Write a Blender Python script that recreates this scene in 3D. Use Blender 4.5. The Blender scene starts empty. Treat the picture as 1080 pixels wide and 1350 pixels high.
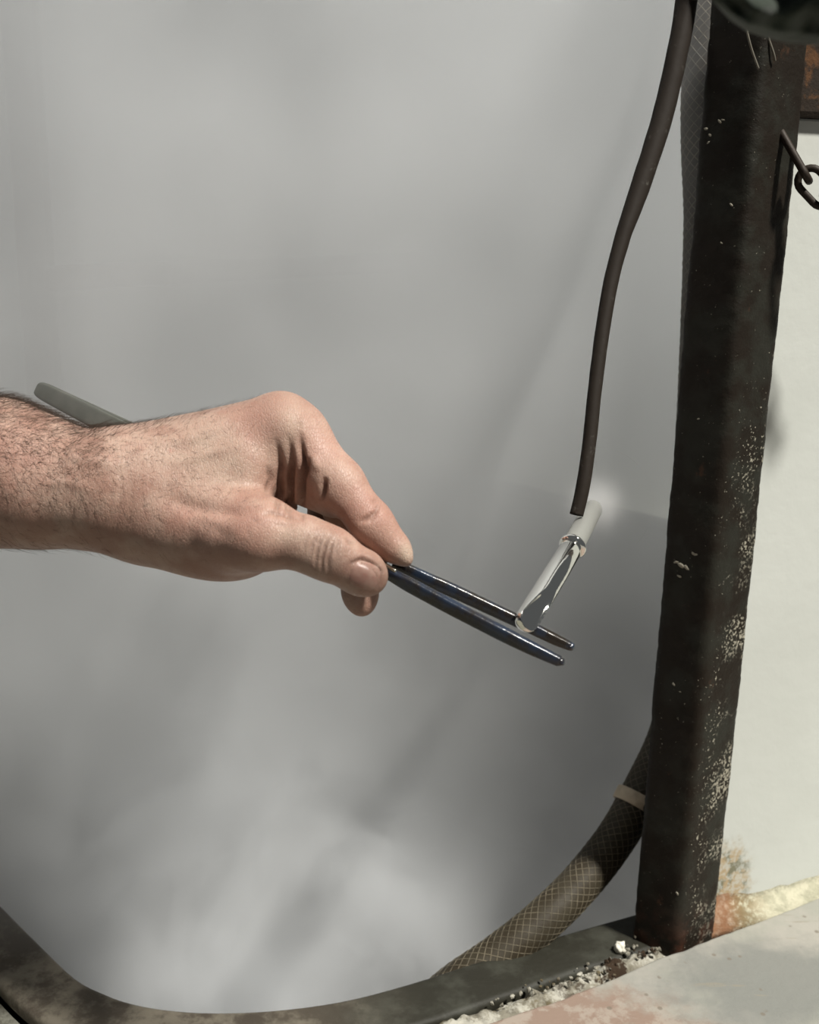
import bpy, bmesh, math, random
import numpy as np
from mathutils import Vector, Matrix, noise as mnoise

random.seed(7)
rng = np.random.default_rng(7)
sc = bpy.context.scene
COL = sc.collection

# ------------------------------------------------------------------ camera
F_PX = 1500.0
CAM = Vector((0.0, 0.0, 1.35))
RCAM = Matrix.Rotation(math.pi / 2 - math.radians(15.53), 3, 'X') @ Matrix.Rotation(math.radians(1.18), 3, 'Z')
cam_data = bpy.data.cameras.new('camera')
cam_data.sensor_fit = 'HORIZONTAL'
cam_data.sensor_width = 36.0
cam_data.lens = 36.0 * F_PX / 1080.0
cam_data.clip_start = 0.02
cam_data.dof.use_dof = True
cam_data.dof.focus_distance = 0.57
cam_data.dof.aperture_fstop = 16.0
cam = bpy.data.objects.new('camera', cam_data)
cam.matrix_world = Matrix.Translation(CAM) @ RCAM.to_4x4()
COL.objects.link(cam)
sc.camera = cam

# ------------------------------------------------------------------ light
world = bpy.data.worlds.new('overcast_sky')
sc.world = world
world.use_nodes = True
bg = world.node_tree.nodes['Background']
bg.inputs['Color'].default_value = (0.86, 0.90, 0.92, 1)
bg.inputs['Strength'].default_value = 0.10

sun_data = bpy.data.lights.new('sun', 'SUN')
sun_data.energy = 7.3
sun_data.color = (1.0, 0.972, 0.905)
sun_data.angle = math.radians(5.5)
sun = bpy.data.objects.new('sun', sun_data)
sun_dir = Vector((0.42, -0.32, 0.85)).normalized()      # towards the sun
sun.rotation_euler = sun_dir.to_track_quat('Z', 'Y').to_euler()
COL.objects.link(sun)

sc.view_settings.view_transform = 'Standard'
sc.view_settings.look = 'None'
sc.view_settings.exposure = 0.0
sc.view_settings.gamma = 1.0
sc.view_settings.use_curve_mapping = False
sc.cycles.volume_bounces = 3
sc.cycles.max_bounces = 8
sc.cycles.volume_step_rate = 0.6
sc.cycles.volume_max_steps = 256

# ------------------------------------------------------------------ helpers
def P(u, v, z):
    """A point of the place: seen at (u, v) in the 1080x1350 photograph, at distance z along the view axis."""
    return CAM + RCAM @ (Vector(((u - 540) / F_PX, -(v - 675) / F_PX, -1.0)) * z)

def T(u, v, h):
    """Where the sight line through (u, v) meets the level plane z = h."""
    d = RCAM @ Vector(((u - 540) / F_PX, -(v - 675) / F_PX, -1.0))
    return CAM + d * ((h - CAM.z) / d.z)

def link(o, parent=None):
    COL.objects.link(o)
    if parent is not None:
        o.parent = parent
    return o

def tag(o, label=None, cat=None, group=None, kind=None):
    if label: o['label'] = label
    if cat: o['category'] = cat
    if group: o['group'] = group
    if kind: o['kind'] = kind
    return o

def empty(name, loc=(0, 0, 0)):
    o = bpy.data.objects.new(name, None)
    o.empty_display_size = 0.02
    o.location = loc
    COL.objects.link(o)
    return o

def mesh_obj(name, verts, faces, mat, parent=None, smooth=True, origin=None):
    """Vertices come in world coordinates; the object's origin is put at its parent's, or at `origin`."""
    if parent is not None:
        off = parent_loc(parent)
    else:
        off = Vector(origin) if origin is not None else Vector((0, 0, 0))
    me = bpy.data.meshes.new(name)
    me.from_pydata([tuple(Vector(v) - off) for v in verts], [], faces)
    me.update()
    if smooth:
        me.polygons.foreach_set('use_smooth', [True] * len(me.polygons))
    me.materials.append(mat)
    o = bpy.data.objects.new(name, me)
    link(o, parent)
    if parent is None:
        o.location = off
    return o

def parent_loc(o):
    p = Vector((0, 0, 0))
    while o is not None:
        p += o.location
        o = o.parent
    return p

def fix_normals(o):
    bm = bmesh.new(); bm.from_mesh(o.data)
    bmesh.ops.recalc_face_normals(bm, faces=bm.faces)
    bm.to_mesh(o.data); bm.free()

def bevel(o, w, seg=3, angle=40):
    m = o.modifiers.new('bevel', 'BEVEL')
    m.width = w; m.segments = seg; m.limit_method = 'ANGLE'; m.angle_limit = math.radians(angle)
    return o

def catmull(pts, per=8):
    pts = [Vector(p) for p in pts]
    out = []
    n = len(pts)
    for i in range(n - 1):
        p0 = pts[max(i - 1, 0)]; p1 = pts[i]; p2 = pts[i + 1]; p3 = pts[min(i + 2, n - 1)]
        for k in range(per):
            t = k / per
            out.append(0.5 * ((2 * p1) + (p2 - p0) * t + (2 * p0 - 5 * p1 + 4 * p2 - p3) * t * t + (3 * p1 - p0 - 3 * p2 + p3) * t ** 3))
    out.append(pts[-1])
    return out

def frames(path):
    """Parallel-transport frames along a path."""
    n = len(path)
    tans = []
    for i in range(n):
        a = path[max(i - 1, 0)]; b = path[min(i + 1, n - 1)]
        tans.append((b - a).normalized())
    up = Vector((0, 0, 1)) if abs(tans[0].z) < 0.9 else Vector((0, 1, 0))
    nrm = (up - tans[0] * up.dot(tans[0])).normalized()
    fr = []
    for i in range(n):
        nrm = (nrm - tans[i] * nrm.dot(tans[i])).normalized()
        fr.append((tans[i], nrm, tans[i].cross(nrm)))
    return fr

def tube(path, rad, seg=16, cap='round', jitter=0.0):
    """Tube with a radius (number or list) along the path. Returns verts, faces."""
    path = [Vector(p) for p in path]
    n = len(path)
    rr = rad if isinstance(rad, (list, tuple)) else [rad] * n
    fr = frames(path)
    V, Fc = [], []
    for i, p in enumerate(path):
        t, a, b = fr[i]
        for k in range(seg):
            th = 2 * math.pi * k / seg
            r = rr[i]
            if jitter:
                r *= 1 + jitter * mnoise.noise(p * 90 + (a * math.cos(th) + b * math.sin(th)) * 1.5)
            V.append(p + (a * math.cos(th) + b * math.sin(th)) * r)
    for i in range(n - 1):
        for k in range(seg):
            k2 = (k + 1) % seg
            Fc.append((i * seg + k, i * seg + k2, (i + 1) * seg + k2, (i + 1) * seg + k))
    if cap:
        for end, sgn in ((0, -1), (n - 1, 1)):
            t, a, b = fr[end]
            base = end * seg
            prev = list(range(base, base + seg))
            if cap == 'round':
                for q in (0.35, 0.65, 0.88):
                    rq = rr[end] * math.cos(q * math.pi / 2); hq = rr[end] * math.sin(q * math.pi / 2) * 0.6
                    s = len(V)
                    for k in range(seg):
                        th = 2 * math.pi * k / seg
                        V.append(path[end] + t * sgn * hq + (a * math.cos(th) + b * math.sin(th)) * rq)
                    cur = list(range(s, s + seg))
                    for k in range(seg):
                        k2 = (k + 1) % seg
                        f = (prev[k], prev[k2], cur[k2], cur[k])
                        Fc.append(f if sgn > 0 else f[::-1])
                    prev = cur
            Fc.append(tuple(prev) if sgn > 0 else tuple(prev[::-1]))
    return V, Fc

def merge(parts):
    V, Fc = [], []
    for v, f in parts:
        o = len(V); V += v; Fc += [tuple(i + o for i in q) for q in f]
    return V, Fc

def prism(poly, z0, z1):
    n = len(poly)
    V = [Vector((p[0], p[1], z0)) for p in poly] + [Vector((p[0], p[1], z1)) for p in poly]
    Fc = [tuple(range(n))[::-1], tuple(range(n, 2 * n))]
    for i in range(n):
        j = (i + 1) % n
        Fc.append((i, j, n + j, n + i))
    return V, Fc

def box(c, sx, sy, sz, rot=None):
    rot = rot or Matrix.Identity(3)
    c = Vector(c); V = []
    for x in (-1, 1):
        for y in (-1, 1):
            for z in (-1, 1):
                V.append(c + rot @ Vector((x * sx / 2, y * sy / 2, z * sz / 2)))
    return V, [(0, 1, 3, 2), (4, 6, 7, 5), (0, 4, 5, 1), (2, 3, 7, 6), (0, 2, 6, 4), (1, 5, 7, 3)]

# ------------------------------------------------------------------ materials
class NT:
    def __init__(self, name, volume=False):
        self.m = bpy.data.materials.new(name); self.m.use_nodes = True
        self.t = self.m.node_tree; self.t.nodes.clear()
        self.out = self.t.nodes.new('ShaderNodeOutputMaterial')
        self.tc = self.t.nodes.new('ShaderNodeNewGeometry').outputs['Position']
        if not volume:
            self.b = self.t.nodes.new('ShaderNodeBsdfPrincipled')
            self.t.links.new(self.b.outputs[0], self.out.inputs['Surface'])
    def new(self, t, **kw):
        n = self.t.nodes.new(t)
        for k, v in kw.items(): setattr(n, k, v)
        return n
    def put(self, sock, v):
        if isinstance(v, bpy.types.NodeSocket): self.t.links.new(v, sock)
        elif v is not None:
            if isinstance(v, (tuple, list)) and len(v) == 3 and sock.type == 'RGBA': v = (*v, 1)
            sock.default_value = v
    def noise(self, scale, detail=4, rough=0.55, vec=None, dist=0.0):
        n = self.new('ShaderNodeTexNoise'); self.put(n.inputs['Vector'], vec if vec is not None else self.tc)
        n.inputs['Scale'].default_value = scale; n.inputs['Detail'].default_value = detail
        n.inputs['Roughness'].default_value = rough; n.inputs['Distortion'].default_value = dist
        return n.outputs['Fac']
    def vor(self, scale, feature='F1', vec=None, rand=1.0):
        n = self.new('ShaderNodeTexVoronoi', feature=feature); self.put(n.inputs['Vector'], vec if vec is not None else self.tc)
        n.inputs['Scale'].default_value = scale; n.inputs['Randomness'].default_value = rand
        return n.outputs['Distance']
    def mapv(self, scale, rot=(0, 0, 0), vec=None):
        n = self.new('ShaderNodeMapping'); self.put(n.inputs['Vector'], vec if vec is not None else self.tc)
        n.inputs['Scale'].default_value = scale; n.inputs['Rotation'].default_value = rot
        return n.outputs[0]
    def ramp(self, v, a, b, lo=0.0, hi=1.0):
        n = self.new('ShaderNodeMapRange', interpolation_type='SMOOTHSTEP')
        self.put(n.inputs['Value'], v)
        n.inputs['From Min'].default_value = a; n.inputs['From Max'].default_value = b
        n.inputs['To Min'].default_value = lo; n.inputs['To Max'].default_value = hi
        return n.outputs[0]
    def math(self, op, a, b=None, c=None):
        n = self.new('ShaderNodeMath', operation=op)
        self.put(n.inputs[0], a)
        if b is not None: self.put(n.inputs[1], b)
        if c is not None: self.put(n.inputs[2], c)
        return n.outputs[0]
    def mix(self, f, a, b):
        n = self.new('ShaderNodeMix', data_type='RGBA')
        self.put(n.inputs[0], f); self.put(n.inputs[6], a); self.put(n.inputs[7], b)
        return n.outputs[2]
    def dist(self, p, scale=(1, 1, 1)):
        s = self.new('ShaderNodeVectorMath', operation='SUBTRACT'); self.put(s.inputs[0], self.tc); s.inputs[1].default_value = tuple(p)
        q = self.new('ShaderNodeVectorMath', operation='MULTIPLY'); self.put(q.inputs[0], s.outputs[0]); q.inputs[1].default_value = scale
        l = self.new('ShaderNodeVectorMath', operation='LENGTH'); self.put(l.inputs[0], q.outputs[0])
        return l.outputs['Value']
    def attr(self, name):
        n = self.new('ShaderNodeAttribute', attribute_name=name)
        return n.outputs['Color'], n.outputs['Fac']
    def set(self, color=None, rough=None, metal=None, spec=None, bump=None, bd=0.001, bs=1.0, **kw):
        i = self.b.inputs
        if color is not None: self.put(i['Base Color'], color)
        if rough is not None: self.put(i['Roughness'], rough)
        if metal is not None: self.put(i['Metallic'], metal)
        if spec is not None: self.put(i['Specular IOR Level'], spec)
        if bump is not None:
            n = self.new('ShaderNodeBump'); self.put(n.inputs['Height'], bump)
            n.inputs['Distance'].default_value = bd; n.inputs['Strength'].default_value = bs
            self.t.links.new(n.outputs[0], i['Normal'])
        for k, v in kw.items(): self.put(i[k.replace('_', ' ')], v)
        return self.m

def mat_post():
    n = NT('black_painted_steel')
    base = n.mix(n.ramp(n.noise(45, 5), .42, .62), (.011, .0075, .0045), (.017, .0165, .012))
    rust = n.mix(n.ramp(n.noise(60, 6, .7), .64, .76), base, (.055, .026, .014))
    # weathered spots gather low on the right-hand face
    g = n.new('ShaderNodeSeparateXYZ'); n.put(g.inputs[0], n.tc)
    low = n.ramp(g.outputs[2], 1.27, 1.17); right = n.ramp(g.outputs[0], .172, .196)
    zone = n.math('MULTIPLY', low, right)
    thr = n.math('MULTIPLY_ADD', zone, -.17, .71)
    spk = n.math('GREATER_THAN', n.noise(520, 3, .6), thr)
    big = n.ramp(n.noise(28, 4, .65), .42, .56)
    fac = n.math('MULTIPLY', spk, big)
    col = n.mix(fac, rust, (.30, .28, .22))
    foot = n.math('MULTIPLY', n.ramp(g.outputs[2], .935, .885), n.ramp(n.noise(90, 4), .40, .60))
    col = n.mix(n.math('MULTIPLY', foot, .7), col, (.055, .020, .011))
    return n.set(col, .55, 0, .22, n.math('ADD', n.noise(300, 5, .7), fac), .0006, .8)

def mat_rubber():
    n = NT('black_rubber')
    col = n.mix(n.ramp(n.noise(140, 4, .7), .60, .75), (.013, .009, .006), (.05, .045, .038))
    return n.set(col, .75, 0, .2, n.noise(200, 4), .0004, .6)

def mat_simple(name, col, rough=.5, metal=0., spec=.5, bumps=None, bd=.0005, var=None, vs=30, **kw):
    n = NT(name)
    c = col
    if var is not None: c = n.mix(n.ramp(n.noise(vs, 5, .6), .40, .62), col, var)
    return n.set(c, rough, metal, spec, n.noise(bumps, 4) if bumps else None, bd, .7, **kw)

M_POST = mat_post()
M_RUBBER = mat_rubber()
M_CHROME = mat_simple('chrome', (.86, .85, .81), .07, 1.0, .5, bumps=60, bd=.00035)
M_DARKSTEEL = mat_simple('blackened_steel', (.020, .015, .011), .26, .1, .6, bumps=260, bd=.0004, var=(.018, .028, .050), vs=60)
M_TAIL = mat_simple('dull_grey_steel', (.085, .088, .074), .45, .3, .5, bumps=200, bd=.0003, var=(.11, .11, .095), vs=50)
M_BARE = mat_simple('bare_steel', (.62, .58, .48), .25, .9, .5, bumps=300, bd=.0003)
M_CHAIN = mat_simple('blackened_chain_steel', (.022, .015, .010), .6, .2, .3, bumps=300, bd=.0004)
M_TIE = mat_simple('beige_nylon', (.46, .38, .28), .5, 0, .4, bumps=150, bd=.0003, var=(.34, .28, .20), vs=80)
M_HOSE = mat_simple('clear_grimy_hose', (.024, .018, .010), .6, 0, .2, bumps=120, bd=.0004, var=(.032, .026, .016), vs=50)
M_BRAID = mat_simple('hose_braid_yarn', (.13, .11, .075), .6, 0, .3, var=(.065, .056, .038), vs=40)
M_HAIR = mat_simple('body_hair', (.035, .022, .014), .6, 0, .3)
M_TANK = mat_simple('tank_steel', (.050, .050, .052), .8, 0, .2, bumps=60, bd=.001, var=(.065, .065, .062), vs=8)
M_FLOOR = mat_simple('concrete_floor', (.22, .21, .19), .85, 0, .3, bumps=40, bd=.002, var=(.16, .155, .14), vs=6)

def mat_rim():
    n = NT('stained_steel_rim')
    g = n.new('ShaderNodeSeparateXYZ'); n.put(g.inputs[0], n.tc)
    green = n.mix(n.ramp(n.noise(35, 5, .65), .45, .68), (.017, .016, .011), (.034, .034, .026))
    brown = n.mix(n.ramp(n.noise(30, 6, .7), .44, .60), (.070, .057, .043), (.165, .145, .112))
    col = n.mix(n.ramp(g.outputs[0], -.10, .02), brown, green)
    return n.set(col, .6, 0, .25, n.noise(160, 6, .7), .0008, .7)

def mat_slab():
    n = NT('weathered_painted_slab')
    g = n.new('ShaderNodeSeparateXYZ'); n.put(g.inputs[0], n.tc)
    a = n.mix(n.ramp(n.noise(22, 5, .6), .40, .62), (.275, .262, .23), (.24, .238, .205))
    b = n.mix(n.ramp(n.noise(55, 5, .7), .46, .58), (.205, .147, .115), (.262, .218, .18))
    # bare reddish layer shows near the front left, paint survives by the wall
    s = n.math('ADD', n.math('MULTIPLY', g.outputs[0], -1.1), n.math('MULTIPLY', g.outputs[1], -2.2))
    s = n.math('ADD', s, n.math('MULTIPLY', n.noise(40, 5, .65), .16))
    col = n.mix(n.ramp(s, -1.36, -1.30), a, b)
    gd = n.math('ADD', n.dist(T(1025, 1295, Z_SLAB), (.8, 1.3, 1)), n.math('MULTIPLY_ADD', n.noise(30, 5, .6), .09, -.045))
    grey = n.math('MAXIMUM', n.math('MULTIPLY', n.ramp(n.noise(9, 3, .5), .54, .64), .6), n.ramp(gd, .075, .030, 0, .9))
    col = n.mix(grey, col, (.150, .153, .140))
    spots = n.math('MULTIPLY', n.ramp(n.vor(85), .17, .09), n.ramp(n.noise(35, 3), .50, .56))
    col = n.mix(n.math('MULTIPLY', spots, .75), col, (.13, .11, .085))
    strk = n.ramp(n.noise(60, 3, .6, vec=n.mapv((.35, 2.2, 1), (0, 0, -.4))), .66, .71)
    col = n.mix(n.math('MULTIPLY', strk, .55), col, (.20, .18, .14))
    return n.set(col, .7, 0, .3, n.noise(120, 6, .7), .0012, .5)

def mat_deck():
    n = NT('rough_cement')
    col = n.mix(n.ramp(n.noise(70, 6, .7), .42, .60), (.12, .115, .09), (.27, .265, .22))
    col = n.mix(n.ramp(n.noise(120, 4, .7), .62, .70), col, (.06, .05, .035))
    return n.set(col, .85, 0, .2, n.noise(150, 7, .75), .003, .9)

def mat_crust():
    n = NT('crusted_mortar')
    g = n.new('ShaderNodeSeparateXYZ'); n.put(g.inputs[0], n.tc)
    col = n.mix(n.ramp(n.noise(75, 6, .7), .44, .58), (.20, .185, .145), (.40, .385, .33))
    ochre = n.ramp(n.noise(38, 5, .65), .50, .60)
    col = n.mix(n.math('MULTIPLY', ochre, .85), col, (.11, .085, .042))
    dk = n.math('MULTIPLY', n.ramp(n.noise(60, 5, .7), .50, .57), n.ramp(g.outputs[0], .06, .13))
    col = n.mix(dk, col, (.035, .022, .013))
    return n.set(col, .9, 0, .2, n.noise(240, 6, .75), .002, .9)

def mat_wall(c):
    n = NT('white_painted_panel')
    col = n.mix(n.ramp(n.noise(5, 3, .5), .42, .60), (.52, .535, .50), (.485, .50, .465))
    scratch = n.ramp(n.noise(70, 5, .7, vec=n.mapv((1, 1, .5))), .64, .72)
    g = n.new('ShaderNodeSeparateXYZ'); n.put(g.inputs[0], n.tc)
    top = n.ramp(g.outputs[2], 1.33, 1.48)
    col = n.mix(n.math('MULTIPLY', scratch, n.math('MULTIPLY_ADD', top, .6, .06)), col, (.30, .29, .25))
    col = n.mix(n.math('MULTIPLY', top, .30), col, (.55, .50, .44))
    # damp stain where panel, post and sill meet
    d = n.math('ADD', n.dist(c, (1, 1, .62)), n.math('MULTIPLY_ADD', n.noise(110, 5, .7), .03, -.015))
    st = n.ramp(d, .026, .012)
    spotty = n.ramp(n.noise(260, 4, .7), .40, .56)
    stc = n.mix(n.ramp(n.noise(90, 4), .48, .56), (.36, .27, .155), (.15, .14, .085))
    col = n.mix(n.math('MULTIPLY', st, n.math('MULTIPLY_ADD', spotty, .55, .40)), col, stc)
    return n.set(col, .55, 0, .35, n.noise(50, 5), .0008, .5)

def mat_fillet():
    n = NT('mouldy_plaster')
    g = n.new('ShaderNodeSeparateXYZ'); n.put(g.inputs[0], n.tc)
    col = n.mix(n.ramp(n.noise(90, 5, .7), .42, .60), (.42, .40, .30), (.31, .30, .22))
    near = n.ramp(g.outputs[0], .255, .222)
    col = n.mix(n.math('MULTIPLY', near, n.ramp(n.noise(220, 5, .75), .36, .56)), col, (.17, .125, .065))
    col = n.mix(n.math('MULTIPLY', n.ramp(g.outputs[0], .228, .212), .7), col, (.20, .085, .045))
    return n.set(col, .8, 0, .2, n.noise(260, 5, .7), .0015, .9)

def mat_cloth():
    n = NT('dark_green_cloth')
    col = n.mix(n.ramp(n.noise(30, 4), .42, .60), (.026, .033, .025), (.046, .056, .045))
    w = n.vor(900)
    return n.set(col, .9, 0, .15, w, .0004, .6, Sheen_Weight=.1)

def mat_beam():
    n = NT('rusted_beam_steel')
    col = n.mix(n.ramp(n.noise(55, 5, .7), .50, .62), (.020, .013, .008), (.085, .038, .014))
    return n.set(col, .8, 0, .25, n.noise(150, 6, .7), .0012, .8)

def mat_skin():
    n = NT('skin')
    acol, afac = n.attr('tone')     # red = flush, green = darkening painted into the creases, blue = paleness
    sp = n.new('ShaderNodeSeparateColor'); n.put(sp.inputs[0], acol)
    col = n.mix(n.ramp(n.noise(55, 4, .6), .38, .62), (.385, .262, .205), (.31, .187, .142))
    blot = n.ramp(n.noise(130, 4, .6), .45, .68)
    col = n.mix(n.math('MULTIPLY', blot, .35), col, (.26, .13, .098))
    col = n.mix(sp.outputs[0], col, (.35, .175, .135))
    col = n.mix(sp.outputs[2], col, (.47, .37, .29))
    col = n.mix(sp.outputs[1], col, (.12, .065, .045))
    mottle = n.ramp(n.vor(520), .05, .35)
    col = n.mix(n.math('MULTIPLY_ADD', mottle, .20, .80), (.24, .13, .095), col)
    # fine cross-hatched skin lines run across the limb
    s1 = n.noise(900, 3, .6, vec=n.mapv((1.6, .45, .45), (0, .35, .15)))
    s2 = n.vor(700, 'DISTANCE_TO_EDGE', vec=n.mapv((1.5, .7, .7), (0, .3, 0)))
    h = n.math('ADD', n.math('MULTIPLY', s1, .8), n.math('MULTIPLY', n.ramp(s2, 0, .12), .35))
    h = n.math('ADD', h, n.math('MULTIPLY', n.noise(230, 4, .6), .5))
    return n.set(col, .50, 0, .40, h, .00034, .75, Subsurface_Weight=.08, Subsurface_Radius=(.006, .002, .001), Subsurface_Scale=1.0)

M_NAIL = mat_simple('fingernail', (.32, .17, .135), .38, 0, .4, bumps=220, bd=.0002, var=(.39, .25, .20), vs=120, Subsurface_Weight=.1, Subsurface_Radius=(.003, .001, .001))

# ------------------------------------------------------------------ the setting: tank, rim, deck, slab, walls
Z_RIM, Z_DECK, Z_SLAB = 0.890, 0.876, 0.897
rim_px = [(0, 1190), (50, 1240), (100, 1287), (140, 1308), (175, 1320), (220, 1328), (280, 1332), (360, 1329), (450, 1317), (540, 1294), (640, 1262), (735, 1232), (830, 1205)]
near = [T(u, v, Z_RIM).to_2d() for u, v in rim_px]
dL = (near[0] - near[1]).normalized(); dR = (near[-1] - near[-2]).normalized()
Lc = near[0] + dL * 1.2; Rc = near[-1] + dR * .9
Fc_ = Lc + (Rc - near[6]) * 1.0
ip = [Vector((p.x, p.y, 0)) for p in near]
ip = catmull(ip, 4)
ip = [p.to_2d() for p in ip]
inner = [Lc] + ip + [Rc, Rc + (Lc - near[6]) * .92]
cen = sum(inner, Vector((0, 0))) / len(inner)
def offset(poly, d):
    n = len(poly); out = []
    for i in range(n):
        a, b, c = poly[i - 1], poly[i], poly[(i + 1) % n]
        e1 = (b - a).normalized(); e2 = (c - b).normalized()
        n1 = Vector((e1.y, -e1.x)); n2 = Vector((e2.y, -e2.x))
        m = (n1 + n2).normalized()
        out.append(b + m * d / max(.4, m.dot(n1)))
    return out
area = sum(inner[i - 1].x * inner[i].y - inner[i].x * inner[i - 1].y for i in range(len(inner)))
sg = 1 if area > 0 else -1
outer = offset(inner, .036 * sg)
wall_in = offset(inner, .004 * sg)

def ring(name, a, b, z0, z1, mat, parent=None, kind=None, bev=0):
    n = len(a)
    V = [Vector((*p, z1)) for p in a] + [Vector((*p, z1)) for p in b] + [Vector((*p, z0)) for p in a] + [Vector((*p, z0)) for p in b]
    Fc = []
    for i in range(n):
        j = (i + 1) % n
        Fc += [(i, j, n + j, n + i), (2 * n + i, 3 * n + i, 3 * n + j, 2 * n + j), (i, 2 * n + i, 2 * n + j, j), (n + i, n + j, 3 * n + j, 3 * n + i)]
    o = mesh_obj(name, V, Fc, mat, parent, smooth=bool(bev))
    fix_normals(o)
    if bev: bevel(o, bev, 4, 50)
    return o

tank = empty('tank', (cen.x, cen.y, .25))
tag(tank, 'open dark steel tank with rounded front corner and flat stained rim, full of vapour', 'tank')
ring('tank_wall', inner, wall_in, .25, Z_RIM - .012, M_TANK, tank)
ring('rim', inner, outer, Z_RIM - .012, Z_RIM, mat_rim(), tank, bev=.004)
v, f = prism(wall_in, .246, .25)
o = mesh_obj('tank_bottom', v, f, M_TANK, tank, smooth=False); fix_normals(o)

# cement deck in front of the rim, down to the floor
deck_poly = [p for p in offset(inner, .0365 * sg)[:-2]]
deck_poly = deck_poly + [deck_poly[-1] + dR * .0] + [Vector((1.0, .30)), Vector((.9, .12)), Vector((-.9, .12)), Vector((-1.1, .6))]
v, f = prism(deck_poly, 0.0, Z_DECK)
o = mesh_obj('trim_1', v, f, mat_deck(), smooth=False); fix_normals(o); tag(o, 'rough grey cement surround below the tank rim', kind='structure')

# painted slab, far edge seen from the photo
sp_ = [(560, 1372), (640, 1350), (690, 1333), (740, 1317), (780, 1301), (820, 1285), (870, 1262), (900, 1253), (946, 1234), (1009, 1212), (1080, 1183)]
edge = [T(u, v, Z_SLAB).to_2d() for u, v in sp_]
ed = (edge[-1] - edge[-3]).normalized()
edge2 = []
for i in range(len(edge) - 1):
    for k in range(8):
        t = k / 8; p = edge[i].lerp(edge[i + 1], t)
        edge2.append(p + Vector((0, 1)) * .0014 * mnoise.noise(Vector((p.x * 120, 3, 0))))
edge2.append(edge[-1])
slab_poly = edge2 + [edge[-1] + ed * .5, Vector((1.0, .31)), Vector((.88, .13)), Vector((-.02, .13)), Vector((-.06, .50))]
v, f = prism(slab_poly[::-1], Z_DECK - .002, Z_SLAB)
o = mesh_obj('trim_2', v, f, mat_slab(), smooth=False); fix_normals(o); bevel(o, .0015, 2, 50)
tag(o, 'worn pale painted slab with pinkish bare patches beside the post', kind='structure')

# floor
v, f = box((0, 1.0, -.01), 6, 6, .02)
tag(mesh_obj('floor', v, f, M_FLOOR, smooth=False), 'plain concrete floor under the tank', kind='structure')

# white panel wall to the right of the post
wa = T(945, 1212, Z_RIM).to_2d(); wb = T(1080, 1174, Z_RIM).to_2d()
wd = (wb - wa).normalized(); wn = Vector((wd.y, -wd.x))       # towards the camera
def onwall(u, v, out=0.0):
    d = RCAM @ Vector(((u - 540) / F_PX, -(v - 675) / F_PX, -1.0))
    a = wa + wn * out
    t = (a - CAM.to_2d()).dot(wn) / d.to_2d().dot(wn)
    return CAM + d * t
ztop = onwall(1068, 156).z
w0 = wa - wd * .022; w1 = wa + wd * .62
poly = [w0, w1, w1 - wn * .02, w0 - wn * .02]
v, f = prism(poly, Z_RIM - .001, ztop)
M_WALL = mat_wall((wa.x + .004, wa.y, Z_RIM + .022))
o = mesh_obj('wall_right', v, f, M_WALL, smooth=False); fix_normals(o); bevel(o, .0015, 2)
tag(o, 'sunlit white painted panel to the right of the black post', kind='structure')
# rusty beam over the panel
b0 = w0 + wn * .006; b1 = w1 + wn * .006
v, f = prism([b0, b1, b1 - wn * .04, b0 - wn * .04], ztop, ztop + .07)
o = mesh_obj('rusty_beam', v, f, mat_beam(), smooth=False, origin=(b0.x, b0.y, ztop)); fix_normals(o); bevel(o, .003, 2)
tag(o, 'rusty dark horizontal steel beam lying on top of the white panel', 'beam')
# plaster fillet along the foot of the panel
nseg = 60; V = []; Fc = []
for i in range(nseg + 1):
    s = -.03 + .54 * (i / nseg) ** 1.5
    p = wa + wd * s
    jj = mnoise.noise(Vector((s * 90, 0, 5)))
    hgt = .0125 + .0022 * jj + .006 * math.exp(-(s / .02) ** 2)
    dep = .0145 + .0012 * mnoise.noise(Vector((s * 70, 9, 5))) - min(.004, max(0, s - .04) * .12)
    for (dd, zz) in ((0, hgt), (dep * .45, hgt * .48), (dep, .0030), (dep, -.003), (0, -.003)):
        V.append(Vector((*(p + wn * dd), Z_RIM + zz)))
for i in range(nseg):
    for k in range(5):
        k2 = (k + 1) % 5
        Fc.append((i * 5 + k, (i + 1) * 5 + k, (i + 1) * 5 + k2, i * 5 + k2))
Fc += [(0, 1, 2, 3, 4), tuple(nseg * 5 + k for k in (4, 3, 2, 1, 0))]
o = mesh_obj('baseboard_right', V, Fc, mat_fillet(), smooth=True); fix_normals(o)
tag(o, 'mouldy yellowish plaster fillet along the foot of the white panel', kind='structure')

# room behind the tank, seen through the vapour
M_BACK = mat_simple('pale_back_wall', (.62, .63, .54), .8, 0, .2, var=(.56, .57, .50), vs=3)
v, f = box((-.1, 2.05, 1.3), 4.2, .06, 2.6)
tag(mesh_obj('wall_back', v, f, M_BACK, smooth=False), 'pale back wall blurred behind the vapour', kind='structure')
M_FRAMEB = mat_simple('mauve_frame_paint', (.20, .16, .155), .7)
fr = empty('back_frame', (P(38, 500, 1.02).x, P(38, 500, 1.02).y, 1.08))
tag(fr, 'faint brownish upright with a crossbar, standing in the vapour at upper left', 'frame')
pv = P(38, 200, 1.02); pr = P(60, 368, 1.02)
v, f = box((pv.x, pv.y, 1.55), .028, .02, .95); mesh_obj('upright', v, f, M_FRAMEB, fr, smooth=False)
v, f = box((pr.x + .16, pr.y + .20, pr.z), .52, .018, .022, Matrix.Rotation(math.radians(50), 3, 'Z')); mesh_obj('crossbar', v, f, M_FRAMEB, fr, smooth=False)

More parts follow.
